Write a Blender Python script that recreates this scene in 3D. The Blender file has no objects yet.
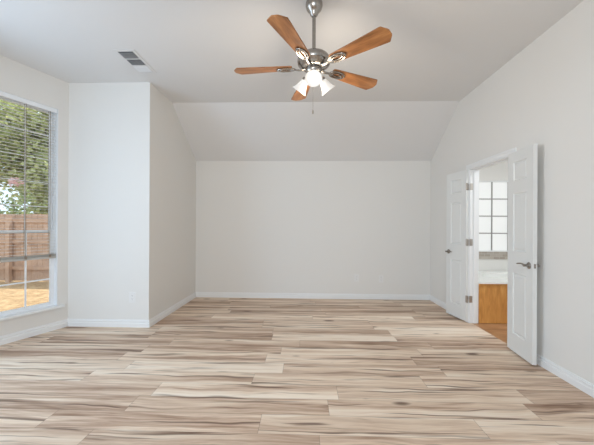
import bpy, bmesh, math, random
from mathutils import Vector, Matrix

random.seed(7)
PI = math.pi
scene = bpy.context.scene
COL = scene.collection

# ------------------------------------------------------------------ camera
EYE = 1.2704
cam_d = bpy.data.cameras.new('camera')
cam_d.sensor_width = 36.0
cam_d.lens = 302.0 * 36.0 / 594.0
cam_d.shift_x = (297.0 - 296.76) / 594.0
cam_d.shift_y = (225.99 - 222.5) / 594.0
cam_d.clip_start = 0.05
cam = bpy.data.objects.new('camera', cam_d)
COL.objects.link(cam)
cam.matrix_world = (Matrix.Translation((0, 0, EYE)) @ Matrix.Rotation(0.0286, 4, 'Z')
                    @ Matrix.Rotation(PI / 2, 4, 'X') @ Matrix.Rotation(0.0051, 4, 'Z'))
scene.camera = cam

# ------------------------------------------------------------------ world, sun, daylight, added rear fill, exposure
w = bpy.data.worlds.new('sky')
scene.world = w
w.use_nodes = True
wn = w.node_tree
wbg = wn.nodes['Background']
wbg.inputs['Color'].default_value = (0.72, 0.86, 1.0, 1)
wbg.inputs['Strength'].default_value = 1.7

sun_d = bpy.data.lights.new('sun', 'SUN')
sun_d.energy = 4.4
sun_d.angle = 0.02
sun_d.color = (1.0, 0.94, 0.84)
sun = bpy.data.objects.new('sun', sun_d)
COL.objects.link(sun)
sun.rotation_euler = Vector((0.22, 0.42, 0.88)).to_track_quat('Z', 'Y').to_euler()


def area(name, loc, aim, sx, sy, watts, color):
    d = bpy.data.lights.new(name, 'AREA')
    d.shape = 'RECTANGLE'
    d.size, d.size_y = sx, sy
    d.energy = watts
    d.color = color
    o = bpy.data.objects.new(name, d)
    COL.objects.link(o)
    o.location = loc
    o.rotation_euler = (Vector(loc) - Vector(aim)).to_track_quat('Z', 'Y').to_euler()
    return o


area('daylight_bay', (-3.25, 1.77, 1.5), (2.0, 1.9, 1.2), 1.4, 2.2, 36, (0.54, 0.76, 1.0))
area('daylight_bay_near', (-3.02, 0.40, 1.5), (1.5, 3.0, 1.2), 0.8, 2.2, 4, (0.5, 0.74, 1.0))
area('rear_fill', (-1.0, -2.45, 1.6), (0.6, 4.0, 1.45), 2.2, 2.0, 62, (0.95, 0.97, 1.0))  # unseen fill lamp added behind the viewer to brighten the room
scene.view_settings.view_transform = 'Standard'
scene.view_settings.look = 'None'
scene.view_settings.gamma = 1.0
scene.view_settings.use_curve_mapping = False
scene.view_settings.exposure = 0.24
scene.cycles.max_bounces = 14
scene.cycles.diffuse_bounces = 8
scene.cycles.transparent_max_bounces = 24
scene.cycles.sample_clamp_indirect = 6.0


# ------------------------------------------------------------------ materials
def srgb(r, g, b):
    def f(c):
        c /= 255.0
        return c / 12.92 if c <= 0.04045 else ((c + 0.055) / 1.055) ** 2.4
    return (f(r), f(g), f(b), 1.0)


def mat(name, color, rough=0.6, metal=0.0, spec=0.5):
    m = bpy.data.materials.new(name)
    m.use_nodes = True
    b = m.node_tree.nodes['Principled BSDF']
    b.inputs['Base Color'].default_value = color
    b.inputs['Roughness'].default_value = rough
    b.inputs['Metallic'].default_value = metal
    b.inputs['Specular IOR Level'].default_value = spec
    return m


class NT:
    """small helper for wiring node trees"""
    def __init__(self, m):
        self.t = m.node_tree
        self.b = self.t.nodes['Principled BSDF']

    def n(self, typ, **kw):
        nd = self.t.nodes.new(typ)
        for k, v in kw.items():
            setattr(nd, k, v)
        return nd

    def plug(self, v, sock):
        if isinstance(v, (int, float)):
            sock.default_value = v
        elif isinstance(v, (tuple, list)):
            sock.default_value = v
        else:
            self.t.links.new(v, sock)

    def math(self, op, a, b=None, c=None, clamp=False):
        nd = self.n('ShaderNodeMath', operation=op, use_clamp=clamp)
        self.plug(a, nd.inputs[0])
        if b is not None:
            self.plug(b, nd.inputs[1])
        if c is not None:
            self.plug(c, nd.inputs[2])
        return nd.outputs[0]

    def xyz(self, x, y, z):
        nd = self.n('ShaderNodeCombineXYZ')
        for v, s in zip((x, y, z), nd.inputs):
            self.plug(v, s)
        return nd.outputs[0]

    def coords(self):
        tc = self.n('ShaderNodeTexCoord')
        sp = self.n('ShaderNodeSeparateXYZ')
        self.t.links.new(tc.outputs['Object'], sp.inputs[0])
        return tc.outputs['Object'], sp.outputs[0], sp.outputs[1], sp.outputs[2]

    def noise(self, vec, scale=1.0, detail=3.0, rough=0.55, dist=0.0):
        nd = self.n('ShaderNodeTexNoise')
        nd.inputs['Scale'].default_value = scale
        nd.inputs['Detail'].default_value = detail
        nd.inputs['Roughness'].default_value = rough
        nd.inputs['Distortion'].default_value = dist
        self.plug(vec, nd.inputs['Vector'])
        return nd.outputs[0]

    def ramp(self, fac, stops):
        nd = self.n('ShaderNodeValToRGB')
        e = nd.color_ramp.elements
        while len(e) < len(stops):
            e.new(0.5)
        for el, (p, c) in zip(e, stops):
            el.position = p
            el.color = c
        self.plug(fac, nd.inputs[0])
        return nd.outputs[0]

    def mix(self, fac, a, b, blend='MIX'):
        nd = self.n('ShaderNodeMix', data_type='RGBA', blend_type=blend)
        self.plug(fac, nd.inputs[0])
        self.plug(a, nd.inputs[6])
        self.plug(b, nd.inputs[7])
        return nd.outputs[2]

    def smooth(self, v, lo, hi, to0=0.0, to1=1.0):
        nd = self.n('ShaderNodeMapRange', interpolation_type='SMOOTHSTEP')
        for s, x in zip(nd.inputs, (v, lo, hi, to0, to1)):
            self.plug(x, s)
        return nd.outputs[0]


def plank_floor():
    m = mat('vinyl_plank_floor', (0.4, 0.3, 0.2, 1), 0.5, spec=0.16)
    k = NT(m)
    _, x, y, z = k.coords()
    W, L = 0.19, 1.40
    yy = k.math('DIVIDE', k.math('SUBTRACT', y, 2.029 - 61 * W), W)
    row = k.math('FLOOR', yy)
    fy = k.math('FRACT', yy)
    wn1 = k.n('ShaderNodeTexWhiteNoise', noise_dimensions='1D')
    k.plug(row, wn1.inputs['W'])
    xx = k.math('DIVIDE', k.math('ADD', x, k.math('MULTIPLY', wn1.outputs[0], L * 3)), L)
    col = k.math('FLOOR', xx)
    fx = k.math('FRACT', xx)
    wn2 = k.n('ShaderNodeTexWhiteNoise', noise_dimensions='2D')
    k.plug(k.xyz(row, col, 0.0), wn2.inputs['Vector'])
    v = wn2.outputs[0]
    sc = k.n('ShaderNodeSeparateColor')
    k.t.links.new(wn2.outputs[1], sc.inputs[0])
    r1, r2, r3 = sc.outputs
    seed = k.math('MULTIPLY', v, 61.0)
    # broad heart-wood bands running along each plank, bent by slow waves
    wave = k.noise(k.xyz(k.math('MULTIPLY_ADD', x, 1.7, seed), k.math('MULTIPLY', y, 4.0), seed), 1.0, 2.0, 0.5)
    yw = k.math('MULTIPLY_ADD', k.math('SUBTRACT', wave, 0.5), 0.10, y)
    band = k.noise(k.xyz(k.math('MULTIPLY_ADD', x, 0.45, seed), k.math('MULTIPLY_ADD', yw, 9.0, k.math('MULTIPLY', r1, 33.0)), seed),
                   1.0, 3.0, 0.6, 0.5)
    fine = k.noise(k.xyz(k.math('MULTIPLY_ADD', x, 3.6, seed), k.math('MULTIPLY', yw, 62.0), seed), 1.0, 3.0, 0.65, 0.3)
    tone = k.math('ADD', k.math('MULTIPLY_ADD', band, 1.8, -0.34), k.math('MULTIPLY_ADD', fine, 0.66, -0.33))
    tone = k.math('ADD', tone, k.math('MULTIPLY_ADD', r2, 0.36, -0.16))
    c = k.ramp(tone, [(0.06, srgb(126, 96, 77)), (0.26, srgb(170, 142, 121)), (0.46, srgb(203, 177, 156)),
                      (0.66, srgb(228, 207, 185)), (0.90, srgb(243, 229, 212))])
    # warmer and greyer planks
    c = k.mix(k.math('MULTIPLY', r3, 0.26), c, srgb(186, 164, 144), 'MIX')
    # dark mineral streaks, long lenses
    st = k.noise(k.xyz(k.math('MULTIPLY_ADD', x, 1.1, k.math('MULTIPLY', r3, 40.0)), k.math('MULTIPLY', yw, 26.0), seed), 1.0, 2.0, 0.5, 0.6)
    stm = k.smooth(st, 0.56, 0.69)
    c = k.mix(k.math('MULTIPLY', stm, 0.78), c, srgb(104, 80, 66))
    # knots
    vo = k.n('ShaderNodeTexVoronoi', feature='F1')
    vo.inputs['Scale'].default_value = 1.0
    k.plug(k.xyz(k.math('MULTIPLY_ADD', x, 2.4, seed), k.math('MULTIPLY', y, 6.5), 0.0), vo.inputs['Vector'])
    kc = k.n('ShaderNodeSeparateColor')
    k.t.links.new(vo.outputs['Color'], kc.inputs[0])
    rad = k.math('MULTIPLY', k.smooth(kc.outputs[0], 0.42, 1.0), 0.21)
    kn = k.smooth(k.math('SUBTRACT', rad, vo.outputs['Distance']), -0.04, 0.10)
    c = k.mix(k.math('MULTIPLY', kn, 0.8), c, srgb(88, 62, 48))
    # seams
    ey = k.math('MULTIPLY', k.math('MINIMUM', fy, k.math('SUBTRACT', 1.0, fy)), W)
    ex = k.math('MULTIPLY', k.math('MINIMUM', fx, k.math('SUBTRACT', 1.0, fx)), L)
    sm = k.smooth(k.math('MINIMUM', ey, ex), 0.0006, 0.0028, 1.0, 0.0)
    c = k.mix(k.math('MULTIPLY', sm, 0.40), c, srgb(84, 68, 56))
    k.plug(c, k.b.inputs['Base Color'])
    bp = k.n('ShaderNodeBump')
    bp.inputs['Strength'].default_value = 0.12
    bp.inputs['Distance'].default_value = 0.002
    k.plug(k.math('SUBTRACT', fine, sm), bp.inputs['Height'])
    k.t.links.new(bp.outputs[0], k.b.inputs['Normal'])
    k.plug(k.math('MULTIPLY_ADD', fine, 0.2, 0.40), k.b.inputs['Roughness'])
    return m


def wood(name, dark, mid, light, axis='X', rough=0.4, dens=60.0):
    m = mat(name, mid, rough)
    k = NT(m)
    _, x, y, z = k.coords()
    if axis == 'X':
        a, b, c3 = x, y, z
    elif axis == 'Z':
        a, b, c3 = z, x, y
    else:
        a, b, c3 = y, x, z
    n1 = k.noise(k.xyz(k.math('MULTIPLY', a, 2.5), k.math('MULTIPLY', b, dens * 0.35), k.math('MULTIPLY', c3, dens * 0.35)), 1.0, 3.0, 0.6, 0.8)
    n2 = k.noise(k.xyz(k.math('MULTIPLY', a, 8.0), k.math('MULTIPLY', b, dens * 2), k.math('MULTIPLY', c3, dens * 2)), 1.0, 2.0, 0.5)
    f = k.math('ADD', k.math('MULTIPLY', n1, 0.75), k.math('MULTIPLY', n2, 0.25))
    k.plug(k.ramp(f, [(0.3, dark), (0.5, mid), (0.7, light)]), k.b.inputs['Base Color'])
    return m


def paint(name, color, rough=0.75):
    m = mat(name, color, rough, spec=0.25)
    k = NT(m)
    co, *_ = k.coords()
    n = k.noise(co, 180.0, 2.0, 0.6)
    bp = k.n('ShaderNodeBump')
    bp.inputs['Strength'].default_value = 0.06
    bp.inputs['Distance'].default_value = 0.001
    k.plug(n, bp.inputs['Height'])
    k.t.links.new(bp.outputs[0], k.b.inputs['Normal'])
    return m


def noisy(name, stops, scale, rough=0.9, detail=5.0):
    m = mat(name, stops[0][1], rough)
    k = NT(m)
    co, *_ = k.coords()
    k.plug(k.ramp(k.noise(co, scale, detail, 0.7), stops), k.b.inputs['Base Color'])
    return m


def brushed(name, color, rough=0.3):
    m = mat(name, color, rough, 1.0)
    k = NT(m)
    co, *_ = k.coords()
    k.plug(k.math('MULTIPLY_ADD', k.noise(co, 120.0, 2.0), 0.2, rough - 0.1), k.b.inputs['Roughness'])
    return m


def glass(name):
    m = bpy.data.materials.new(name)
    m.use_nodes = True
    t = m.node_tree
    t.nodes.remove(t.nodes['Principled BSDF'])
    out = t.nodes['Material Output']
    tr = t.nodes.new('ShaderNodeBsdfTransparent')
    tr.inputs[0].default_value = (0.93, 0.95, 0.95, 1)
    gl = t.nodes.new('ShaderNodeBsdfGlossy')
    gl.inputs['Roughness'].default_value = 0.02
    fr = t.nodes.new('ShaderNodeFresnel')
    fr.inputs[0].default_value = 1.45
    mx = t.nodes.new('ShaderNodeMixShader')
    t.links.new(fr.outputs[0], mx.inputs[0])
    t.links.new(tr.outputs[0], mx.inputs[1])
    t.links.new(gl.outputs[0], mx.inputs[2])
    t.links.new(mx.outputs[0], out.inputs[0])
    return m


def emit(name, color, strength, base=(0.9, 0.9, 0.9, 1), rough=0.4):
    m = mat(name, base, rough)
    b = m.node_tree.nodes['Principled BSDF']
    b.inputs['Emission Color'].default_value = color
    b.inputs['Emission Strength'].default_value = strength
    return m


def leafy(name, stops):
    m = mat(name, stops[0][1], 0.5)
    k = NT(m)
    co, *_ = k.coords()
    c = k.ramp(k.noise(co, 3.0, 3.0, 0.7), stops)
    k.plug(c, k.b.inputs['Base Color'])
    tl = k.n('ShaderNodeBsdfTranslucent')
    k.plug(c, tl.inputs[0])
    mx = k.n('ShaderNodeMixShader')
    mx.inputs[0].default_value = 0.45
    k.t.links.new(k.b.outputs[0], mx.inputs[1])
    k.t.links.new(tl.outputs[0], mx.inputs[2])
    k.t.links.new(mx.outputs[0], k.t.nodes['Material Output'].inputs[0])
    return m


def brick_strip():
    m = mat('mosaic_tile', srgb(170, 155, 140), 0.5)
    k = NT(m)
    _, x, y, z = k.coords()
    br = k.n('ShaderNodeTexBrick')
    br.inputs['Scale'].default_value = 1.0
    br.inputs['Brick Width'].default_value = 0.095
    br.inputs['Row Height'].default_value = 0.046
    br.inputs['Mortar Size'].default_value = 0.004
    br.inputs['Color1'].default_value = srgb(180, 172, 163)
    br.inputs['Color2'].default_value = srgb(140, 128, 118)
    br.inputs['Mortar'].default_value = srgb(178, 172, 164)
    k.plug(k.xyz(x, z, 0.0), br.inputs['Vector'])
    n = k.noise(k.xyz(x, z, 0.0), 14.0, 3.0)
    c = k.mix(k.math('MULTIPLY', n, 0.5), br.outputs[0], srgb(200, 190, 178))
    k.plug(c, k.b.inputs['Base Color'])
    return m


M_FLOOR = plank_floor()
M_WALL = paint('wall_paint', srgb(226, 225, 222))
M_CEIL = paint('ceiling_paint', srgb(222, 222, 222), 0.9)
M_TRIM = mat('white_trim', srgb(233, 235, 236), 0.35)
M_DOOR = mat('white_door_paint', srgb(224, 226, 225), 0.38)
M_VINYL = mat('white_vinyl', srgb(236, 240, 244), 0.35)
M_SLAT = mat('blind_slat', srgb(228, 229, 228), 0.5)
M_CORD = mat('blind_cord', srgb(140, 128, 114), 0.8)
M_RAIL_BACKLIT = mat('blind_rail_backlit', srgb(186, 184, 178), 0.55)  # greyer than the slats: backlit shade put into the colour
M_NICKEL = brushed('brushed_nickel', srgb(168, 163, 157), 0.24)
M_LEVER = brushed('satin_nickel', srgb(150, 144, 137), 0.32)
M_HINGE = brushed('hinge_nickel', srgb(190, 184, 178), 0.4)
M_BLADE = wood('walnut_blade', srgb(104, 66, 34), srgb(154, 102, 58), srgb(184, 130, 80), 'X', 0.35, 40.0)
M_SHADE = emit('frosted_shade', (1.0, 0.94, 0.84, 1), 0.30, (0.6, 0.6, 0.6, 1))
M_BULB = emit('lamp_bulb', (1.0, 0.92, 0.8, 1), 2.5)
M_PLATE = mat('white_plate', srgb(228, 228, 227), 0.4)
M_SLOT = mat('receptacle_slot', srgb(70, 70, 70), 0.6)
M_VENT = mat('vent_metal', srgb(220, 220, 220), 0.7, spec=0.2)
M_DUCT_SHADE = mat('duct_shade', srgb(70, 72, 76), 0.8)  # shade inside the duct, put into a dark colour
M_GLASS = glass('window_glass')
M_FROST = emit('frosted_pane', (0.98, 0.99, 0.97, 1), 0.34, srgb(200, 202, 202), 0.3)
M_MUNTIN = mat('grey_muntin', srgb(150, 148, 146), 0.5)
M_OAK = wood('golden_oak', srgb(176, 118, 58), srgb(206, 148, 80), srgb(220, 168, 100), 'Z', 0.4, 30.0)
M_OAKFLOOR = wood('oak_floor', srgb(140, 100, 68), srgb(172, 128, 90), srgb(192, 150, 112), 'X', 0.4, 20.0)
M_TUB = mat('white_acrylic', srgb(238, 239, 236), 0.25)
M_MOSAIC = brick_strip()
M_FENCE = wood('cedar_fence', srgb(168, 136, 114), srgb(188, 155, 132), srgb(202, 170, 147), 'Z', 0.85, 8.0)
M_MULCH = noisy('straw_mulch', [(0.3, srgb(140, 110, 76)), (0.5, srgb(176, 143, 104)), (0.7, srgb(204, 174, 134))], 9.0)
M_BARK = noisy('bark', [(0.3, srgb(84, 72, 62)), (0.6, srgb(128, 114, 100))], 12.0)
M_LEAF = leafy('tree_leaf', [(0.3, srgb(128, 132, 100)), (0.5, srgb(190, 193, 134)), (0.7, srgb(240, 240, 186))])
M_LEAF2 = leafy('shrub_leaf', [(0.3, srgb(104, 118, 84)), (0.5, srgb(146, 160, 108)), (0.7, srgb(196, 204, 146))])
M_BLOSSOM = leafy('pink_blossom', [(0.3, srgb(200, 150, 150)), (0.7, srgb(232, 200, 200))])


# ------------------------------------------------------------------ mesh helpers
def box(bm, x0, x1, y0, y1, z0, z1, mx=None, bevel=0.0):
    r = bmesh.ops.create_cube(bm, size=1.0)
    vs = r['verts']
    bmesh.ops.scale(bm, vec=(x1 - x0, y1 - y0, z1 - z0), verts=vs)
    bmesh.ops.translate(bm, vec=((x0 + x1) / 2, (y0 + y1) / 2, (z0 + z1) / 2), verts=vs)
    if bevel > 0:
        es = list({e for v in vs for e in v.link_edges})
        rb = bmesh.ops.bevel(bm, geom=es, offset=bevel, segments=2, affect='EDGES', profile=0.6)
        vs = list({v for f in rb['faces'] for v in f.verts} | {v for v in vs if v.is_valid})
    if mx is not None:
        bmesh.ops.transform(bm, matrix=mx, verts=[v for v in vs if v.is_valid])
    return vs


def prism(bm, pts, a, b, axis, mx=None):
    """extrude a polygon; axis X: pts are (y,z); axis Y: pts (x,z); axis Z: pts (x,y)"""
    def P(p, t):
        return {'X': (t, p[0], p[1]), 'Y': (p[0], t, p[1]), 'Z': (p[0], p[1], t)}[axis]
    va = [bm.verts.new(P(p, a)) for p in pts]
    vb = [bm.verts.new(P(p, b)) for p in pts]
    n = len(pts)
    fs = [bm.faces.new(va), bm.faces.new(vb[::-1])]
    for i in range(n):
        fs.append(bm.faces.new((va[i], vb[i], vb[(i + 1) % n], va[(i + 1) % n])))
    bmesh.ops.recalc_face_normals(bm, faces=fs)
    if mx is not None:
        bmesh.ops.transform(bm, matrix=mx, verts=va + vb)
    return va + vb


def lathe(bm, prof, mx=None, seg=32, cap0=True, cap1=True):
    rings = []
    for r, z in prof:
        rings.append([bm.verts.new((max(r, 1e-4) * math.cos(2 * PI * i / seg), max(r, 1e-4) * math.sin(2 * PI * i / seg), z)) for i in range(seg)])
    fs = []
    for a, b in zip(rings, rings[1:]):
        for i in range(seg):
            fs.append(bm.faces.new((a[i], a[(i + 1) % seg], b[(i + 1) % seg], b[i])))
    if cap0:
        fs.append(bm.faces.new(rings[0][::-1]))
    if cap1:
        fs.append(bm.faces.new(rings[-1]))
    bmesh.ops.recalc_face_normals(bm, faces=fs)
    vs = [v for r in rings for v in r]
    if mx is not None:
        bmesh.ops.transform(bm, matrix=mx, verts=vs)
    return vs


def tube(bm, path, rad, seg=12, closed=False, flat=1.0):
    path = [Vector(p) for p in path]
    n = len(path)
    rings = []
    prev = None
    for i, p in enumerate(path):
        if closed:
            d = path[(i + 1) % n] - path[i - 1]
        else:
            d = path[min(i + 1, n - 1)] - path[max(i - 1, 0)]
        d.normalize()
        if prev is None:
            u = d.cross(Vector((0, 0, 1)))
            if u.length < 1e-3:
                u = d.cross(Vector((0, 1, 0)))
        else:
            u = prev - d * prev.dot(d)
        u.normalize()
        prev = u
        v = d.cross(u)
        r = rad(i / (n - 1)) if callable(rad) else rad
        rings.append([bm.verts.new(p + u * r * math.cos(2 * PI * j / seg) + v * r * flat * math.sin(2 * PI * j / seg)) for j in range(seg)])
    fs = []
    pairs = list(zip(rings, rings[1:]))
    if closed:
        pairs.append((rings[-1], rings[0]))
    for a, b in pairs:
        for j in range(seg):
            fs.append(bm.faces.new((a[j], a[(j + 1) % seg], b[(j + 1) % seg], b[j])))
    if not closed:
        fs.append(bm.faces.new(rings[0][::-1]))
        fs.append(bm.faces.new(rings[-1]))
    bmesh.ops.recalc_face_normals(bm, faces=fs)
    return [v for r in rings for v in r]


def align(direction, origin=(0, 0, 0)):
    """matrix turning +Z into direction"""
    return Matrix.Translation(origin) @ Vector(direction).to_track_quat('Z', 'Y').to_matrix().to_4x4()


def obj(name, bm, m, parent=None, smooth=False, label=None):
    me = bpy.data.meshes.new(name)
    bm.to_mesh(me)
    bm.free()
    me.materials.append(m)
    if smooth:
        me.polygons.foreach_set('use_smooth', [True] * len(me.polygons))
        try:
            me.set_sharp_from_angle(angle=math.radians(38))
        except Exception:
            pass
    o = bpy.data.objects.new(name, me)
    COL.objects.link(o)
    if parent is not None:
        o.parent = parent
    if label:
        o['label'] = label
    return o


def tag(o, label, cat, group=None):
    o['label'] = label
    o['category'] = cat
    if group:
        o['group'] = group
    return o


def struct(name, bm, m, label=None, cat=None):
    o = obj(name, bm, m)
    o['kind'] = 'structure'
    if label:
        o['label'] = label
        o['category'] = cat
    return o


def empty(name, mx):
    o = bpy.data.objects.new(name, None)
    o.empty_display_size = 0.1
    COL.objects.link(o)
    o.matrix_world = mx
    return o


def copy_tree(o, parent=None):
    c = o.copy()
    COL.objects.link(c)
    if parent is not None:
        c.parent = parent
    for ch in list(o.children):
        copy_tree(ch, c)
    return c


# ------------------------------------------------------------------ room dimensions
XR, XL, XN = 2.1707, -1.9436, -2.9763
YB, YN, YS, YREAR = 5.3051, 3.7069, 4.3325, -2.60
CE, WH = 3.05, 2.4119
T = 0.114
SL = (CE - WH) / (YB - YS)
EB = Vector((-0.348, -0.9375, 0)).normalized()        # the bay wall runs from the niche corner towards the viewer
C0 = Vector((XN, YN, 0))
BAYL = 1.137
C1 = C0 + EB * BAYL
BAY2 = 1.80
C2 = C1 + Vector((0, -BAY2, 0))
C3 = C2 + Vector((-EB.x, EB.y, 0)) * BAYL
TOP = 3.22
D0, D1, DH = 3.23, 4.060, 2.035                        # the double doorway in the right wall


def new():
    return bmesh.new()


# floor
bm = new()
prism(bm, [(XR + 0.03, YREAR - 0.05), (XR + 0.03, YB + 0.05), (XL - 0.05, YB + 0.05), (XL - 0.05, YN + 0.05),
           (C0.x - 0.05, C0.y + 0.05), (C1.x - 0.05, C1.y), (C2.x - 0.05, C2.y), (C3.x - 0.05, C3.y), (C3.x - 0.05, YREAR - 0.05)], -0.10, 0.0, 'Z')
struct('floor', bm, M_FLOOR, 'tan and grey wood plank floor running across the empty room', 'floor')

# ceiling with the sloped strip down to the far wall
bm = new()
ye = YB + T
prism(bm, [(YREAR - T, CE), (YS, CE), (ye, CE - SL * (ye - YS)), (ye, CE - SL * (ye - YS) + 0.14), (YS + 0.03, CE + 0.13), (YREAR - T, CE + 0.13)],
      -3.60, XR + T, 'X')
struct('ceiling', bm, M_CEIL, 'white ceiling, flat above and sloping down to the far wall', 'ceiling')

# right wall with the doorway
bm = new()
prism(bm, [(YREAR - T, 0), (D0, 0), (D0, DH), (D1, DH), (D1, 0), (YB + T, 0), (YB + T, WH - SL * T + 0.02), (YS, CE + 0.02), (YREAR - T, CE + 0.02)], XR, XR + T, 'X')
struct('wall_right', bm, M_WALL, 'off white wall on the right with the open double doorway', 'wall')
bm = new()
box(bm, XL, XR, YB, YB + T, 0, WH + 0.01)
struct('wall_back', bm, M_WALL, 'plain off white far wall with two outlet plates', 'wall')
bm = new()
prism(bm, [(YN, 0), (YB + T, 0), (YB + T, WH - SL * T + 0.02), (YS, CE + 0.02), (YN, CE + 0.02)], XL - T, XL, 'X')
struct('wall_left', bm, M_WALL, 'narrow left wall returning from the niche corner to the far wall', 'wall')
bm = new()
box(bm, XN - T, XL - T, YN, YN + T, 0, CE + 0.01)
struct('wall_niche', bm, M_WALL, 'off white wall facing the viewer beside the tall window', 'wall')


def wall_frame(a, b):
    """matrix: local x runs along the wall from a to b, local y points outdoors, z up"""
    d = (b - a).normalized()
    nrm = Vector((d.y, -d.x, 0))
    return Matrix(((d.x, nrm.x, 0, a.x), (d.y, nrm.y, 0, a.y), (0, 0, 1, 0), (0, 0, 0, 1)))


def wall_with_window(name, a, b, w0, w1, z0, z1, label):
    L = (b - a).length
    bm = new()
    mx = wall_frame(a, b)
    d = T + 0.02
    for x0, x1, q0, q1 in ((0, w0, 0, CE + 0.01), (w1, L, 0, CE + 0.01), (w0, w1, 0, z0), (w0, w1, z1, CE + 0.01)):
        box(bm, x0, x1, 0, d, q0, q1, mx)
    return struct(name, bm, M_WALL, label, 'wall')


def make_window(name, a, b, w0, w1, z0, z1, meet, rows_lo, rows_up, cols, label):
    mx = wall_frame(a, b)
    root = empty(name, mx)
    root['kind'] = 'structure'
    root['label'] = label
    root['category'] = 'window'
    f0, f1 = 0.052, 0.112
    bm = new()      # outer vinyl frame
    fw = 0.022
    box(bm, w0, w0 + fw, f0, f1, z0, z1); box(bm, w1 - fw, w1, f0, f1, z0, z1)
    box(bm, w0 + fw, w1 - fw, f0, f1, z1 - fw, z1); box(bm, w0 + fw, w1 - fw, f0, f1, z0, z0 + fw)
    obj('window_frame', bm, M_VINYL, root)
    sw = 0.027

    def sash(za, zb, ya, yb, rows, nm):
        bm = new()
        xa, xb = w0 + fw, w1 - fw
        box(bm, xa, xa + sw, ya, yb, za, zb); box(bm, xb - sw, xb, ya, yb, za, zb)
        box(bm, xa + sw, xb - sw, ya, yb, za, za + sw); box(bm, xa + sw, xb - sw, ya, yb, zb - sw, zb)
        s = obj('sash', bm, M_VINYL, root)
        xa += sw; xb -= sw; za += sw; zb -= sw
        ym = (ya + yb) / 2
        bw = 0.008 if nm == 'lower' else 0.0045
        bm = new()
        for i in range(1, cols):
            x = xa + (xb - xa) * i / cols
            box(bm, x - bw, x + bw, ym - 0.008, ym - 0.002, za, zb)
        for i in range(1, rows):
            z = za + (zb - za) * i / rows
            box(bm, xa, xb, ym - 0.0075, ym - 0.0025, z - bw, z + bw)
        obj('grille', bm, M_VINYL, s)
        bm = new()
        box(bm, xa, xb, ym, ym + 0.004, za, zb)
        obj('glass_pane', bm, M_GLASS, s)

    sash(z0 + fw, meet + 0.018, f0 + 0.002, f0 + 0.026, rows_lo, 'lower')
    sash(meet - 0.018, z1 - fw, f0 + 0.030, f0 + 0.054, rows_up, 'upper')
    bm = new()      # white liner on the reveals
    box(bm, w0 + 0.0005, w0 + 0.006, 0.001, f0, z0 + 0.004, z1 - 0.001); box(bm, w1 - 0.006, w1 - 0.0005, 0.001, f0, z0 + 0.004, z1 - 0.001)
    box(bm, w0 + 0.006, w1 - 0.006, 0.001, f0, z1 - 0.0025, z1 - 0.0005)
    obj('reveal_liner', bm, M_VINYL, root)
    bm = new()      # stool board with horns, on the lower edge of the opening
    box(bm, w0 - 0.062, w1 + 0.062, -0.044, -0.001, z0 - 0.024, z0 + 0.003, None, 0.004)
    box(bm, w0 + 0.001, w1 - 0.001, -0.001, f0 + 0.003, z0 - 0.012, z0 + 0.003)
    obj('window_sill', bm, M_TRIM, root)
    return root


WZ0, WZ1, WM = 0.285, 2.678, 1.190
WA, WB = 0.117, 0.950
wall_with_window('wall_bay_far', C0, C1, WA, WB, WZ0, WZ1, 'angled bay wall around the tall window')
make_window('window_1', C0, C1, WA, WB, WZ0, WZ1, WM, 3, 5, 3, 'tall white sash window at the left looking onto the fence')
wall_with_window('wall_bay_middle', C1, C2, 0.22, 1.58, WZ0, WZ1, 'middle wall of the bay')
make_window('window_2', C1, C2, 0.22, 1.58, WZ0, WZ1, WM, 3, 5, 4, 'wide white window in the middle of the bay')
wall_with_window('wall_bay_near', C2, C3, WA, WB, WZ0, WZ1, 'near angled wall of the bay')
make_window('window_3', C2, C3, WA, WB, WZ0, WZ1, WM, 3, 5, 3, 'white window in the near side of the bay')
bm = new()
box(bm, C3.x - T, C3.x, YREAR - T, C3.y, 0, CE + 0.01)
struct('wall_left_near', bm, M_WALL, 'left wall behind the viewer', 'wall')
R0, R1 = Vector((C3.x, YREAR, 0)), Vector((XR, YREAR, 0))
wall_with_window('wall_rear', R0, R1, 0.85, 4.45, 0.5, 2.7, 'wall behind the viewer with a wide window')
make_window('window_4', R0, R1, 0.85, 4.45, 0.5, 2.7, 1.5, 2, 2, 6, 'wide window behind the viewer')


# baseboards: a stepped profile swept along each wall, mitred enough to meet
def baseboard(name, a, b, label, ext0=0.0, ext1=0.0):
    mx = wall_frame(a, b)
    L = (b - a).length
    prof = [(0, 0), (-0.016, 0), (-0.016, 0.050), (-0.0105, 0.055), (-0.0105, 0.068), (-0.0125, 0.071), (-0.0125, 0.075), (-0.006, 0.079), (-0.006, 0.087), (-0.003, 0.092), (0, 0.092)]
    bm = new()
    va = [bm.verts.new((0 - ext0 * p[0] / 0.016, p[0], p[1])) for p in prof]
    vb = [bm.verts.new((L + ext1 * p[0] / 0.016, p[0], p[1])) for p in prof]
    n = len(prof)
    fs = [bm.faces.new(va), bm.faces.new(vb[::-1])]
    for i in range(n):
        fs.append(bm.faces.new((va[i], vb[i], vb[(i + 1) % n], va[(i + 1) % n])))
    bmesh.ops.recalc_face_normals(bm, faces=fs)
    bmesh.ops.transform(bm, matrix=mx, verts=bm.verts)
    return struct(name, bm, M_TRIM, label, 'baseboard')


V = lambda x, y: Vector((x, y, 0))
CW = 0.057      # casing width
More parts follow.
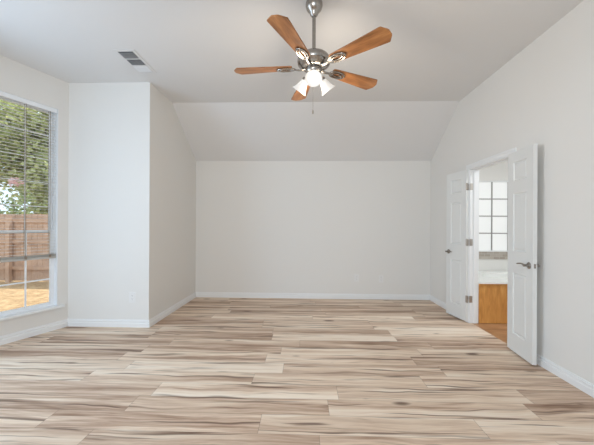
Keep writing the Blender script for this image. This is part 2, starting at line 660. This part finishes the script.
# wall_frame's outdoors side lies to the right of a->b, so walls are walked with the room on the left
baseboard('baseboard_right', V(XR, YREAR), V(XR, D0 - CW), 'white baseboard along the right wall nearest the viewer', 0.016, 0)
baseboard('baseboard_right_far', V(XR, D1 + CW), V(XR, YB), 'white baseboard on the right wall behind the far door leaf', 0, 0.016)
baseboard('baseboard_back', V(XR, YB), V(XL, YB), 'white baseboard along the far wall', 0.016, 0.016)
baseboard('baseboard_left', V(XL, YB), V(XL, YN), 'white baseboard on the left return wall', 0.016, -0.016)
baseboard('baseboard_niche', V(XL, YN), V(XN, YN), 'white baseboard below the niche wall outlet', -0.016, 0.012)
baseboard('baseboard_bay_far', C0, C1, 'white baseboard below the tall window', 0.012, 0.003)
baseboard('baseboard_bay_middle', C1, C2, 'white baseboard in the middle of the bay', 0.003, 0.003)
baseboard('baseboard_bay_near', C2, C3, 'white baseboard at the near side of the bay', 0.003, 0.0)

# ------------------------------------------------------------------ doorway trim and door leaves
bm = new()
cp = 0.017
for y0, y1, z0, z1 in ((D0 - CW, D0, 0, DH + CW), (D1, D1 + CW, 0, DH + CW), (D0, D1, DH, DH + CW)):
    box(bm, XR - cp * 0.6, XR, y0, y1, z0, z1)
    if z0 == 0:
        ya = y0 if y0 < D0 else y1 - 0.02
        box(bm, XR - cp, XR - 0.002, ya, ya + 0.02, 0.0, z1 - 0.0005)
    else:
        box(bm, XR - cp, XR - 0.002, y0 - CW + 0.02, y1 + CW - 0.02, z1 - 0.02, z1)
struct('trim_1', bm, M_TRIM, 'white casing around the double doorway', 'door casing')
bm = new()
jt = 0.012
box(bm, XR + 0.0005, XR + T + 0.002, D0, D0 + jt, 0, DH)
box(bm, XR + 0.0005, XR + T + 0.002, D1 - jt, D1, 0, DH)
box(bm, XR + 0.0005, XR + T + 0.002, D0 + jt, D1 - jt, DH - jt, DH)
for y0, y1, z0, z1 in ((D0 + jt, D0 + jt + 0.01, 0, DH - jt), (D1 - jt - 0.01, D1 - jt, 0, DH - jt), (D0 + jt + 0.01, D1 - jt - 0.01, DH - jt - 0.01, DH - jt)):
    box(bm, XR + 0.045, XR + 0.085, y0, y1, z0, z1)
struct('trim_2', bm, M_TRIM, 'white jamb lining the double doorway', 'door jamb')

LW, LT = 0.420, 0.035


def make_leaf(name, mx, swing, jamb_y, label):
    """leaf in local space: hinge edge on x=0, free edge at x=LW, faces at y=0 (seen from the room) and y=LT"""
    z0, z1 = 0.018, 2.028
    xs = [0, 0.098, LW - 0.098, LW]
    zs = [z0, 0.195, 0.810, 1.030, 1.610, 1.735, 1.925, z1]
    bm = new()

    def face_grid(y):
        g = [[bm.verts.new((x, y, z)) for z in zs] for x in xs]
        pan = []
        for i in range(3):
            for j in range(len(zs) - 1):
                q = [g[i][j], g[i + 1][j], g[i + 1][j + 1], g[i][j + 1]]
                f = bm.faces.new(q if y == 0 else q[::-1])
                if i == 1 and j in (1, 3, 5):
                    pan.append(f)
        return g, pan
    ga, pa = face_grid(0)
    gb, pb = face_grid(LT)
    nz = len(zs)
    rim_a = [ga[i][0] for i in range(4)] + [ga[3][j] for j in range(1, nz)] + [ga[i][nz - 1] for i in (2, 1, 0)] + [ga[0][j] for j in range(nz - 2, 0, -1)]
    rim_b = [gb[i][0] for i in range(4)] + [gb[3][j] for j in range(1, nz)] + [gb[i][nz - 1] for i in (2, 1, 0)] + [gb[0][j] for j in range(nz - 2, 0, -1)]
    n = len(rim_a)
    for i in range(n):
        bm.faces.new((rim_a[i], rim_b[i], rim_b[(i + 1) % n], rim_a[(i + 1) % n]))
    bmesh.ops.recalc_face_normals(bm, faces=bm.faces)
    # raised panels: a sunk moulding, then a field that comes back up
    bmesh.ops.inset_individual(bm, faces=pa + pb, thickness=0.012, depth=-0.009)
    bmesh.ops.inset_individual(bm, faces=pa + pb, thickness=0.010, depth=0.0)
    bmesh.ops.inset_individual(bm, faces=pa + pb, thickness=0.022, depth=0.006)
    leaf = obj(name, bm, M_DOOR)
    leaf['kind'] = 'structure'
    leaf['label'] = label
    leaf['category'] = 'door'
    leaf.matrix_world = mx
    # lever handles on both faces
    hx, hz = LW - 0.054, 0.915
    for side, y0 in ((-1, 0.0), (1, LT)):
        bm = new()
        am = align((0, side, 0), (hx, y0, hz))
        lathe(bm, [(0.031, 0.0), (0.031, 0.005), (0.026, 0.010), (0.013, 0.013), (0.011, 0.017), (0.011, 0.040), (0.013, 0.044), (0.009, 0.050), (0.002, 0.051)], am, 24)
        pts = []
        for i in range(11):
            t = i / 10
            pts.append((hx - 0.118 * t, y0 + side * (0.041 - 0.006 * math.sin(PI * t)), hz + 0.013 * math.sin(t * PI * 0.9) * (1 if t > 0 else 0) * 0.8))
        tube(bm, pts, lambda t: 0.0088 - 0.0025 * t, 12)
        obj('lever_handle', bm, M_LEVER, leaf, True, 'brushed nickel lever handle')
    # latch plate on the free edge
    bm = new()
    box(bm, LW - 0.0005, LW + 0.0012, LT / 2 - 0.008, LT / 2 + 0.008, hz - 0.02, hz + 0.02)
    obj('latch_plate', bm, M_LEVER, leaf)
    for z in (0.315, 1.065, 1.80):
        bm = new()
        for k in range(5):
            lathe(bm, [(0.0075, 0.0), (0.0075, 0.0165)], Matrix.Translation((-0.006, swing, z - 0.0425 + k * 0.017)), 12)
        lathe(bm, [(0.004, 0.0), (0.006, 0.004), (0.002, 0.008)], Matrix.Translation((-0.006, swing, z + 0.0425)), 12)
        box(bm, -0.0015, 0.0008, swing if swing < LT / 2 else 0.004, LT - 0.004 if swing < LT / 2 else swing, z - 0.043, z + 0.043)
        box(bm, -0.040, -0.006, swing - 0.0015, swing + 0.0005, z - 0.043, z + 0.043)
        ja, jb = (jamb_y, jamb_y + 0.0015) if jamb_y < 3.6 else (jamb_y - 0.0015, jamb_y)
        box(bm, XR - 0.004, XR + 0.034, ja, jb, z - 0.044, z + 0.044, mx.inverted())
        obj('hinge', bm, M_HINGE, leaf, False, 'satin metal hinge')
    return leaf


# near leaf: hinged on the near jamb, folded back along the wall towards the viewer
def leaf_matrix(hinge, free, flip):
    h, f = Vector(hinge), Vector(free)
    d = (f - h).normalized()
    n = Vector((-d.y, d.x, 0))
    if n.x < 0:
        n = -n                       # local y always points to the wall
    return Matrix(((d.x, n.x, 0, h.x), (d.y, n.y, 0, h.y), (0, 0, 1, 0), (0, 0, 0, 1)))


make_leaf('door_1', leaf_matrix((2.118, 3.224, 0), (2.070, 2.815, 0), 1), 0.038, D0 + 0.012, 'narrow white panelled door leaf folded back toward the viewer')
make_leaf('door_2', leaf_matrix((2.130, 4.062, 0), (2.060, 4.485, 0), -1), -0.004, D1 - 0.012, 'narrow white panelled door leaf folded back toward the far corner')

# ------------------------------------------------------------------ bathroom beyond the doorway
BX0, BX1, BY0, BY1, BH = XR + T, 4.60, 2.40, 5.06, 2.75
bm = new()
box(bm, XR + 0.03, BX1 + 0.05, BY0 - 0.05, BY1 + 0.05, -0.10, -0.001)
struct('floor_bathroom', bm, M_OAKFLOOR, 'orange brown wood floor beyond the doorway', 'floor')
bm = new()
box(bm, BX0, BX1 + 0.1, BY0 - 0.1, BY1 + 0.1, BH, BH + 0.1)
struct('ceiling_bathroom', bm, M_CEIL, 'white ceiling of the bathroom', 'ceiling')
BWX0, BWX1, BWZ0, BWZ1 = 2.806, 3.90, 0.865, 2.035
bm = new()
for x0, x1, z0, z1 in ((BX0, BWX0, 0, BH), (BWX1, BX1, 0, BH), (BWX0, BWX1, 0, BWZ0), (BWX0, BWX1, BWZ1, BH)):
    box(bm, x0, x1, BY1, BY1 + 0.1, z0, z1)
struct('wall_bathroom_back', bm, M_WALL, 'white bathroom wall around the frosted window', 'wall')
bm = new()
box(bm, BX1, BX1 + 0.1, BY0, BY1 + 0.1, 0, BH)
struct('wall_bathroom_right', bm, M_WALL, 'far side wall of the bathroom', 'wall')
bm = new()
box(bm, BX0, BX1, BY0 - 0.1, BY0, 0, BH)
struct('wall_bathroom_near', bm, M_WALL, 'near wall of the bathroom', 'wall')

# frosted window: a lit pane of obscured glass behind a grey grille
root = empty('window_5', Matrix.Translation((BWX0, BY1, BWZ0)))
root['kind'] = 'structure'
root['label'] = 'frosted bathroom window with a grey grille seen through the doorway'
root['category'] = 'window'
ww, wh = BWX1 - BWX0, BWZ1 - BWZ0
bm = new()
for x0, x1, z0, z1 in ((0, 0.018, 0, wh), (ww - 0.018, ww, 0, wh), (0.018, ww - 0.018, 0, 0.018), (0.018, ww - 0.018, wh - 0.018, wh)):
    box(bm, x0, x1, 0.01, 0.07, z0, z1)
obj('window_frame', bm, M_TRIM, root)
bm = new()
box(bm, 0.018, ww - 0.018, 0.045, 0.055, 0.018, wh - 0.018)
obj('frosted_pane', bm, M_FROST, root)
bm = new()
for i in range(5):
    x = 0.018 + (ww - 0.036) * i / 4
    box(bm, x - 0.008, x + 0.008, 0.032, 0.044, 0.018, wh - 0.018)
for i in range(1, 4):
    z = 0.018 + (wh - 0.036) * i / 4
    box(bm, 0.018, ww - 0.018, 0.033, 0.0435, z - 0.008, z + 0.008)
obj('grille', bm, M_MUNTIN, root, False, 'grey grille bars')

bm = new()
box(bm, BX0, BX1, BY1 - 0.012, BY1, 0.742, 0.862)
struct('trim_3', bm, M_MOSAIC, 'brown mosaic tile border below the frosted window', 'tile border')

# built-in bathtub with an oak apron
tub = tag(empty('bathtub', Matrix.Translation((BX0 + 0.003, 4.040, 0))), 'white built-in bathtub with an oak front panel under the frosted window', 'bathtub')
tl, td = BX1 - BX0 - 0.006, BY1 - 4.040 - 0.014
bm = new()
nseg = 48
cx_, cy_, rx_, ry_ = 1.15, td / 2 + 0.01, 0.80, 0.36
rect = []
inner = []
for i in range(nseg):
    a = 2 * PI * i / nseg
    c, s = math.cos(a), math.sin(a)
    inner.append((cx_ + rx_ * c, cy_ + ry_ * s))
    tx = ((tl - cx_) if c > 0 else cx_) / max(abs(c), 1e-6)
    ty = ((td - cy_) if s > 0 else cy_ + 0.02) / max(abs(s), 1e-6)
    t_ = min(tx, ty)
    rect.append((cx_ + t_ * c, cy_ + t_ * s))
for (cxr, cyr) in ((0, -0.02), (tl, -0.02), (tl, td), (0, td)):   # snap the nearest ray to each corner
    j = min(range(nseg), key=lambda q: (rect[q][0] - cxr) ** 2 + (rect[q][1] - cyr) ** 2)
    rect[j] = (cxr, cyr)
ro = [bm.verts.new((p[0], p[1], 0.548)) for p in rect]
rb = [bm.verts.new((p[0], p[1], 0.525)) for p in rect]
ri = [bm.verts.new((p[0], p[1], 0.548)) for p in inner]
levels = [(0.97, 0.52), (0.92, 0.35), (0.86, 0.16), (0.70, 0.10), (0.0, 0.095)]
rings = [ri]
for sc_, z in levels:
    rings.append([bm.verts.new((cx_ + (p[0] - cx_) * max(sc_, 0.01), cy_ + (p[1] - cy_) * max(sc_, 0.01), z)) for p in inner])
for i in range(nseg):
    j = (i + 1) % nseg
    bm.faces.new((ro[i], ro[j], ri[j], ri[i]))
    bm.faces.new((rb[i], rb[j], ro[j], ro[i]))
    for a, b in zip(rings, rings[1:]):
        bm.faces.new((a[i], a[j], b[j], b[i]))
bmesh.ops.recalc_face_normals(bm, faces=bm.faces)
obj('tub_deck', bm, M_TUB, tub, True)
bm = new()
box(bm, 0.001, tl, 0.0, 0.02, 0.004, 0.524)
for i in range(9):
    x = 0.12 + i * 0.26
    box(bm, x - 0.001, x + 0.001, -0.0015, 0.0, 0.004, 0.49)
box(bm, 0.001, tl, -0.008, 0.0, 0.500, 0.524, None, 0.002)
obj('oak_panel', bm, M_OAK, tub, False, 'golden oak front panel')

bath_d = bpy.data.lights.new('bathroom_fill', 'AREA')  # unseen fill light added to brighten the bathroom, no fixture
bath_d.shape = 'DISK'
bath_d.size = 0.5
bath_d.energy = 25
bath_d.color = (0.90, 0.96, 1.0)
bath = bpy.data.objects.new('bathroom_fill', bath_d)
COL.objects.link(bath)
bath.location = (3.3, 3.3, 2.70)

# ------------------------------------------------------------------ ceiling fan
FAN = (0.060, 2.396, CE)
fan = tag(empty('ceiling_fan', Matrix.Translation(FAN)), 'brushed nickel ceiling fan with five brown wood blades and three lit lamps', 'ceiling fan')
bm = new()
lathe(bm, [(0.060, -0.001), (0.066, -0.014), (0.067, -0.040), (0.060, -0.062), (0.046, -0.080), (0.034, -0.092), (0.030, -0.108), (0.018, -0.122)], None, 40)
obj('canopy', bm, M_NICKEL, fan, True)
bm = new()
lathe(bm, [(0.0145, -0.118), (0.0145, -0.405)], None, 24)
lathe(bm, [(0.020, -0.385), (0.026, -0.392), (0.026, -0.415)], None, 24)
obj('downrod', bm, M_NICKEL, fan, True)
bm = new()
lathe(bm, [(0.028, -0.408), (0.060, -0.413), (0.095, -0.425), (0.118, -0.440), (0.129, -0.457), (0.131, -0.476), (0.125, -0.492), (0.128, -0.497), (0.122, -0.506), (0.102, -0.520), (0.092, -0.528), (0.060, -0.532)], None, 48)
obj('motor_housing', bm, M_NICKEL, fan, True)
BZ = -0.524
PH = math.radians(-41.2)
R_TIP = 0.645


def blade_parts(k):
    rot = Matrix.Rotation(PH + k * 2 * PI / 5, 4, 'Z')
    pitch = Matrix.Translation((0, 0, BZ)) @ Matrix.Rotation(math.radians(-10.5), 4, 'X')
    x0, x1 = 0.170, R_TIP
    out = [(x0, -0.036), (x0 + 0.012, -0.046), (x0 + 0.10, -0.056), (x1 - 0.065, -0.0745), (x1 - 0.018, -0.0655), (x1 - 0.004, -0.030), (x1 - 0.003, -0.024),
           (x1, -0.012), (x1, 0.012), (x1 - 0.003, 0.024), (x1 - 0.004, 0.030), (x1 - 0.018, 0.0655), (x1 - 0.065, 0.0745), (x0 + 0.10, 0.056), (x0 + 0.012, 0.046), (x0, 0.036)]
    # tip with cut corners
    out = [(x0, -0.036), (x0 + 0.014, -0.047), (x1 - 0.050, -0.0745), (x1 - 0.036, -0.074), (x1 - 0.004, -0.030), (x1, -0.020), (x1, 0.020), (x1 - 0.004, 0.030),
           (x1 - 0.036, 0.074), (x1 - 0.050, 0.0745), (x0 + 0.014, 0.047), (x0, 0.036)]
    return rot, pitch, out


for k in range(5):
    rot, pitch, out = blade_parts(k)
    bm = new()
    prism(bm, out, 0.0, 0.009, 'Z')
    bmesh.ops.bevel(bm, geom=[e for e in bm.edges], offset=0.0015, segments=1, affect='EDGES')
    b = obj('blade', bm, M_BLADE, fan, False, 'brown wood fan blade')
    b.matrix_local = rot @ pitch
    # blade iron: arm from the motor, then an open oval under the blade root
    bm = new()
    tube(bm, [(0.062, 0, -0.006), (0.085, 0, -0.014), (0.110, 0, -0.016), (0.140, 0, -0.011), (0.165, 0, -0.007)], lambda t: 0.016 - 0.003 * t, 12, False, 0.4)
    for rx, ry, tr in ((0.072, 0.036, 0.0062), (0.048, 0.016, 0.0050)):
        tube(bm, [(0.222 + rx * math.cos(2 * PI * i / 28), ry * math.sin(2 * PI * i / 28), -0.0065) for i in range(28)], tr, 8, True)
    box(bm, 0.160, 0.182, -0.020, 0.020, -0.010, -0.001, None, 0.002)
    for sx, sy in ((0.165, 0.0), (0.285, 0.012), (0.285, -0.012)):
        lathe(bm, [(0.006, -0.0135), (0.0065, -0.011), (0.0065, -0.002)], Matrix.Translation((sx, sy, 0)), 10)
    obj('blade_iron', bm, M_NICKEL, b, True, 'nickel blade bracket')

bm = new()
lathe(bm, [(0.058, -0.531), (0.062, -0.538), (0.062, -0.556), (0.056, -0.566), (0.042, -0.570), (0.046, -0.576), (0.046, -0.590), (0.034, -0.604), (0.014, -0.612), (0.008, -0.622), (0.002, -0.626)], None, 36)
obj('light_fitter', bm, M_NICKEL, fan, True)
for az in (-92, 28, 148):
    a = math.radians(az)
    tilt = math.radians(50)
    hd = Vector((math.cos(a), math.sin(a), 0))
    ax = hd * math.cos(tilt) - Vector((0, 0, 1)) * math.sin(tilt)
    base = hd * 0.066 + Vector((0, 0, -0.590))
    bm = new()
    tube(bm, [hd * 0.036 + Vector((0, 0, -0.582)), hd * 0.052 + Vector((0, 0, -0.580)), base, base + ax * 0.012], 0.009, 10)
    lathe(bm, [(0.012, -0.004), (0.026, 0.004), (0.028, 0.012), (0.028, 0.024)], align(ax, base), 24)
    arm = obj('lamp_arm', bm, M_NICKEL, fan, True)
    # bell shade with wall thickness, open at the mouth
    bm = new()
    outer = [(0.025, 0.016), (0.028, 0.030), (0.034, 0.050), (0.040, 0.070), (0.047, 0.090), (0.057, 0.108), (0.064, 0.116)]
    inn = [(0.061, 0.1165), (0.053, 0.107), (0.043, 0.090), (0.036, 0.070), (0.030, 0.050), (0.024, 0.032), (0.010, 0.028)]
    lathe(bm, outer + inn, align(ax, base), 36, False, True)
    sh = obj('lamp_shade', bm, M_SHADE, fan, True, 'lit frosted glass bell shade')
    bm = new()
    lathe(bm, [(0.010, 0.029), (0.012, 0.040), (0.018, 0.056), (0.021, 0.068), (0.018, 0.080), (0.009, 0.087), (0.001, 0.089)], align(ax, base), 20)
    obj('bulb', bm, M_BULB, sh, True)
bm = new()
tube(bm, [(-0.006, -0.030, -0.600), (-0.006, -0.031, -0.720), (-0.006, -0.031, -0.870)], 0.0010, 6)
lathe(bm, [(0.001, -0.905), (0.005, -0.898), (0.0055, -0.885), (0.003, -0.872), (0.001, -0.866)], Matrix.Translation((-0.006, -0.031, 0)), 12)
lamp_d = bpy.data.lights.new('fan_lamp', 'POINT')
lamp_d.energy = 14.0
lamp_d.shadow_soft_size = 0.11
lamp_d.color = (1.0, 0.86, 0.68)
lamp = bpy.data.objects.new('fan_lamp', lamp_d)
COL.objects.link(lamp)
lamp.location = (FAN[0], FAN[1] + 0.10, FAN[2] - 0.78)
obj('pull_chain', bm, M_CORD, fan, True, 'pale pull chain with a small pull')

# ------------------------------------------------------------------ ceiling register
VX0, VX1, VY0, VY1 = -1.965, -1.742, 3.005, 3.480
vent = tag(empty('ceiling_vent', Matrix.Translation(((VX0 + VX1) / 2, (VY0 + VY1) / 2, CE))), 'white louvred ceiling air vent above the niche wall', 'vent')
hx, hy = (VX1 - VX0) / 2, (VY1 - VY0) / 2
bm = new()
fw = 0.033
for x0, x1, y0, y1 in ((-hx, -hx + fw, -hy, hy), (hx - fw, hx, -hy, hy), (-hx + fw, hx - fw, -hy, -hy + fw), (-hx + fw, hx - fw, hy - fw, hy)):
    box(bm, x0, x1, y0, y1, -0.006, -0.001, None, 0.0015)
sec = (2 * hy - 2 * fw) / 3
for i in (1, 2):
    y = -hy + fw + sec * i
    box(bm, -hx + fw, hx - fw, y - 0.010, y + 0.010, -0.0058, -0.0015)
obj('vent_frame', bm, M_VENT, vent)
bm = new()
box(bm, -hx + fw * 0.8, hx - fw * 0.8, -hy + fw * 0.8, hy - fw * 0.8, -0.0014, -0.0004)  # flat sheet under the ceiling, coloured as duct shade; no real hole
obj('duct_shade_sheet', bm, M_DUCT_SHADE, vent, False, 'flat dark sheet painted as the shade behind the louvres')
bm = new()
for s_, tilt in ((0, -50), (1, -61), (2, 42)):
    for i in range(9):
        y = -hy + fw + sec * s_ + 0.016 + (sec - 0.030) * i / 8
        box(bm, -hx + fw, hx - fw, -0.0006, 0.0006, -0.0055, 0.0055,
            Matrix.Translation((0, y, -0.0072)) @ Matrix.Rotation(math.radians(tilt), 4, 'X'))
obj('louvres', bm, M_VENT, vent)


# ------------------------------------------------------------------ outlets
def outlet(mx, wd, ht, label, group=None):
    """plate in local x-z, facing -y"""
    o = tag(empty('wall_outlet', mx), label, 'outlet', group)
    bm = new()
    box(bm, -wd / 2, wd / 2, -0.006, -0.0005, -ht / 2, ht / 2, None, 0.002)
    obj('cover_plate', bm, M_PLATE, o)
    for s in (-1, 1):
        bm = new()
        lathe(bm, [(0.0165, 0.0), (0.0165, 0.0018)], Matrix.Translation((0, -0.0055, s * 0.0215)) @ Matrix.Rotation(PI / 2, 4, 'X'), 24)
        r = obj('receptacle', bm, M_PLATE, o, True)
        bm = new()
        for x in (-0.0055, 0.0055):
            box(bm, x - 0.001, x + 0.001, -0.0078, -0.0072, s * 0.0215, s * 0.0215 + 0.008)
        lathe(bm, [(0.0022, 0.0), (0.0022, 0.0005)], Matrix.Translation((0, -0.0073, s * 0.0215 - 0.007)) @ Matrix.Rotation(PI / 2, 4, 'X'), 12)
        obj('slots', bm, M_SLOT, r)
    return o


outlet(Matrix.Translation((-2.150, YN, 0.370)), 0.088, 0.132, 'white outlet plate low on the wall beside the tall window')
outlet(Matrix.Translation((0.899, YB, 0.370)), 0.082, 0.130, 'left of the two white outlet plates low on the far wall')
outlet(Matrix.Translation((1.322, YB, 0.358)), 0.082, 0.130, 'right of the two white outlet plates low on the far wall')

# ------------------------------------------------------------------ window blind, partly raised
blind = tag(empty('window_blind', wall_frame(C0, C1)), 'white slatted blind lowered over the upper part of the tall window', 'blind')
b0, b1 = WA + 0.008, WB - 0.008
bm = new()
box(bm, b0, b1, 0.006, 0.056, WZ1 - 0.050, WZ1 - 0.003, None, 0.003)
obj('headrail', bm, M_VINYL, blind)
bm = new()
zb = 0.897
z = zb + 0.035
while z < WZ1 - 0.06:
    box(bm, b0 + 0.002, b1 - 0.002, 0.016, 0.044, z - 0.0009, z + 0.0009)
    z += 0.037
obj('slats', bm, M_SLAT, blind)
bm = new()
box(bm, b0, b1, 0.012, 0.050, zb - 0.030, zb - 0.008, None, 0.003)
for i in range(6):      # slats gathered on top of the rail
    box(bm, b0 + 0.002, b1 - 0.002, 0.014, 0.048, zb - 0.0075 + i * 0.005, zb - 0.0045 + i * 0.005)
obj('bottom_rail', bm, M_RAIL_BACKLIT, blind)  # rail and gathered slats share the painted backlit tone
for x in (0.195, 0.435, 0.672, 0.870):
    bm = new()
    for y in (0.0145, 0.0455):
        box(bm, x - 0.0024, x + 0.0024, y - 0.0012, y + 0.0012, zb + 0.010, WZ1 - 0.05)
    box(bm, x - 0.012, x + 0.012, 0.0075, 0.0105, zb - 0.016, zb + 0.018)
    obj('ladder_cord', bm, M_CORD, blind, False, 'grey ladder cord with its clip')

# ------------------------------------------------------------------ outdoors
GZ = -0.15
bm = new()
box(bm, -24, XN - 0.45, -14, 22, GZ - 0.2, GZ)
struct('ground', bm, M_MULCH, 'sunlit tan mulch ground outside the window', 'ground')

fence = tag(empty('wooden_fence', Matrix.Translation((-8, 7.3, GZ))), 'brown wooden picket fence across the yard outside the window', 'fence')
bm = new()
x = -9.0
while x < 5.6:
    hgt = 1.68 + random.uniform(-0.008, 0.008)
    box(bm, x, x + 0.134, 0.0, 0.018, 0.03, hgt)
    x += 0.140
obj('pickets', bm, M_FENCE, fence)
for z in (0.35, 1.0, 1.52):
    bm = new()
    box(bm, -9.0, 5.6, -0.040, 0.0, z - 0.045, z + 0.045)
    obj('rail', bm, M_FENCE, fence)
x = -9.0
while x < 5.7:
    bm = new()
    box(bm, x - 0.045, x + 0.045, -0.130, -0.040, 0.0, 1.62)
    obj('post', bm, M_FENCE, fence)
    x += 2.43


def crown_mesh(name, n, rx, ry, rz, size, m, seed):
    rnd = random.Random(seed)
    vs, fs = [], []
    clumps = [(rnd.uniform(-1, 1), rnd.uniform(-1, 1), rnd.uniform(-1, 1)) for _ in range(60)]
    clumps = [c for c in clumps if c[0] ** 2 + c[1] ** 2 + c[2] ** 2 < 1] or [(0, 0, 0)]
    for i in range(n):
        c = clumps[rnd.randrange(len(clumps))]
        g = [c[q] * 0.85 + rnd.gauss(0, 0.17) for q in range(3)]
        p = Vector((g[0] * rx, g[1] * ry, g[2] * rz))
        d = Vector((rnd.gauss(0, 1), rnd.gauss(0, 1), rnd.gauss(0, 0.6)))
        d.normalize()
        u = d.cross(Vector((rnd.gauss(0, 1), rnd.gauss(0, 1), rnd.gauss(0, 1))))
        u.normalize()
        nn = d.cross(u)
        s = size * rnd.uniform(0.6, 1.3)
        b = len(vs)
        vs += [p, p + d * s * 0.5 + u * s * 0.28 + nn * s * 0.06, p + d * s, p + d * s * 0.5 - u * s * 0.28 + nn * s * 0.06]
        fs += [(b, b + 1, b + 2), (b, b + 2, b + 3)]
    me = bpy.data.meshes.new(name)
    me.from_pydata(vs, [], fs)
    me.materials.append(m)
    return me


def trunk_mesh(h, r, seed):
    rnd = random.Random(seed)
    bm = new()
    tube(bm, [(0, 0, -0.05), (0.04, 0.02, h * 0.35), (-0.05, 0.03, h * 0.7), (0.02, 0, h)], lambda t: r * (1 - 0.5 * t), 10)
    for i in range(6):
        a = i * 1.05 + rnd.uniform(-0.3, 0.3)
        z = h * (0.5 + 0.08 * i)
        d = Vector((math.cos(a), math.sin(a), 0.9))
        tube(bm, [(0, 0, z), d * 0.6 + Vector((0, 0, z)), d * 1.4 + Vector((0, 0, z + 0.25))], lambda t: r * 0.45 * (1 - 0.7 * t), 7)
    return bm


TREE_SPOTS = [(-10.7, 12.6, 4.2, 'tall yellow green tree filling the upper window view above the fence'),
              (-16.4, 12.4, 4.2, 'tall green tree at the left behind the fence'),
              (-5.0, 12.6, 4.2, 'tall green tree at the right behind the fence'),
              (-15.4, 18.6, 5.4, 'tallest green tree standing farthest back, behind the nearest crown')]
crown = crown_mesh('foliage', 17000, 2.6, 2.1, 2.7, 0.24, M_LEAF, 3)
tm = None
for i, (x, y, h, lab) in enumerate(TREE_SPOTS):
    t = tag(empty('leafy_tree', Matrix.Translation((x, y, GZ)) @ Matrix.Rotation(i * 1.3, 4, 'Z')), lab, 'tree', 'trees behind the fence')
    if tm is None:
        tm = obj('trunk', trunk_mesh(4.0, 0.15, 4), M_BARK, t, True)
    else:
        c = tm.copy()
        COL.objects.link(c)
        c.parent = t
    f = bpy.data.objects.new('foliage', crown)
    COL.objects.link(f)
    f.parent = t
    f.location = (0, 0, h)
    f.scale = (1, 1, 1 + 0.08 * (i % 3))

shrub = crown_mesh('foliage', 2600, 1.5, 0.9, 1.1, 0.15, M_LEAF2, 11)
stem = None
for i, (x, y, lab) in enumerate([(-6.3, 8.9, 'dark green shrub behind the fence at its right'),
                                 (-11.6, 9.1, 'dark green shrub behind the fence at its left'),
                                 (-15.6, 9.1, 'dark green shrub farthest left behind the fence')]):
    t = tag(empty('green_shrub', Matrix.Translation((x, y, GZ)) @ Matrix.Rotation(i * 2.1, 4, 'Z')), lab, 'shrub', 'shrubs behind the fence')
    f = bpy.data.objects.new('foliage', shrub)
    COL.objects.link(f)
    f.parent = t
    f.location = (0, 0, 1.35)
    if stem is None:
        bm = new()
        for k in range(5):
            a = k * 1.26
            tube(bm, [(0, 0, -0.03), (0.15 * math.cos(a), 0.15 * math.sin(a), 0.6), (0.5 * math.cos(a), 0.4 * math.sin(a), 1.4)], lambda t: 0.03 * (1 - 0.5 * t), 7)
        stem = obj('stems', bm, M_BARK, t, True)
    else:
        c = stem.copy()
        COL.objects.link(c)
        c.parent = t

t = tag(empty('flowering_shrub', Matrix.Translation((-8.9, 9.0, GZ))), 'shrub with pink blossoms showing above the fence', 'shrub')
bm = new()
tube(bm, [(0, 0, -0.03), (0.03, 0, 1.2), (-0.1, 0.05, 2.2)], lambda t: 0.04 * (1 - 0.5 * t), 8)
obj('stems', bm, M_BARK, t, True)
for nm, me, z in (('foliage', crown_mesh('foliage', 500, 0.5, 0.5, 0.8, 0.13, M_LEAF2, 21), 1.7), ('blossoms', crown_mesh('blossoms', 150, 0.20, 0.2, 0.14, 0.08, M_BLOSSOM, 22), 2.72)):
    f = bpy.data.objects.new(nm, me)
    COL.objects.link(f)
    f.parent = t
    f.location = (0, 0, z)
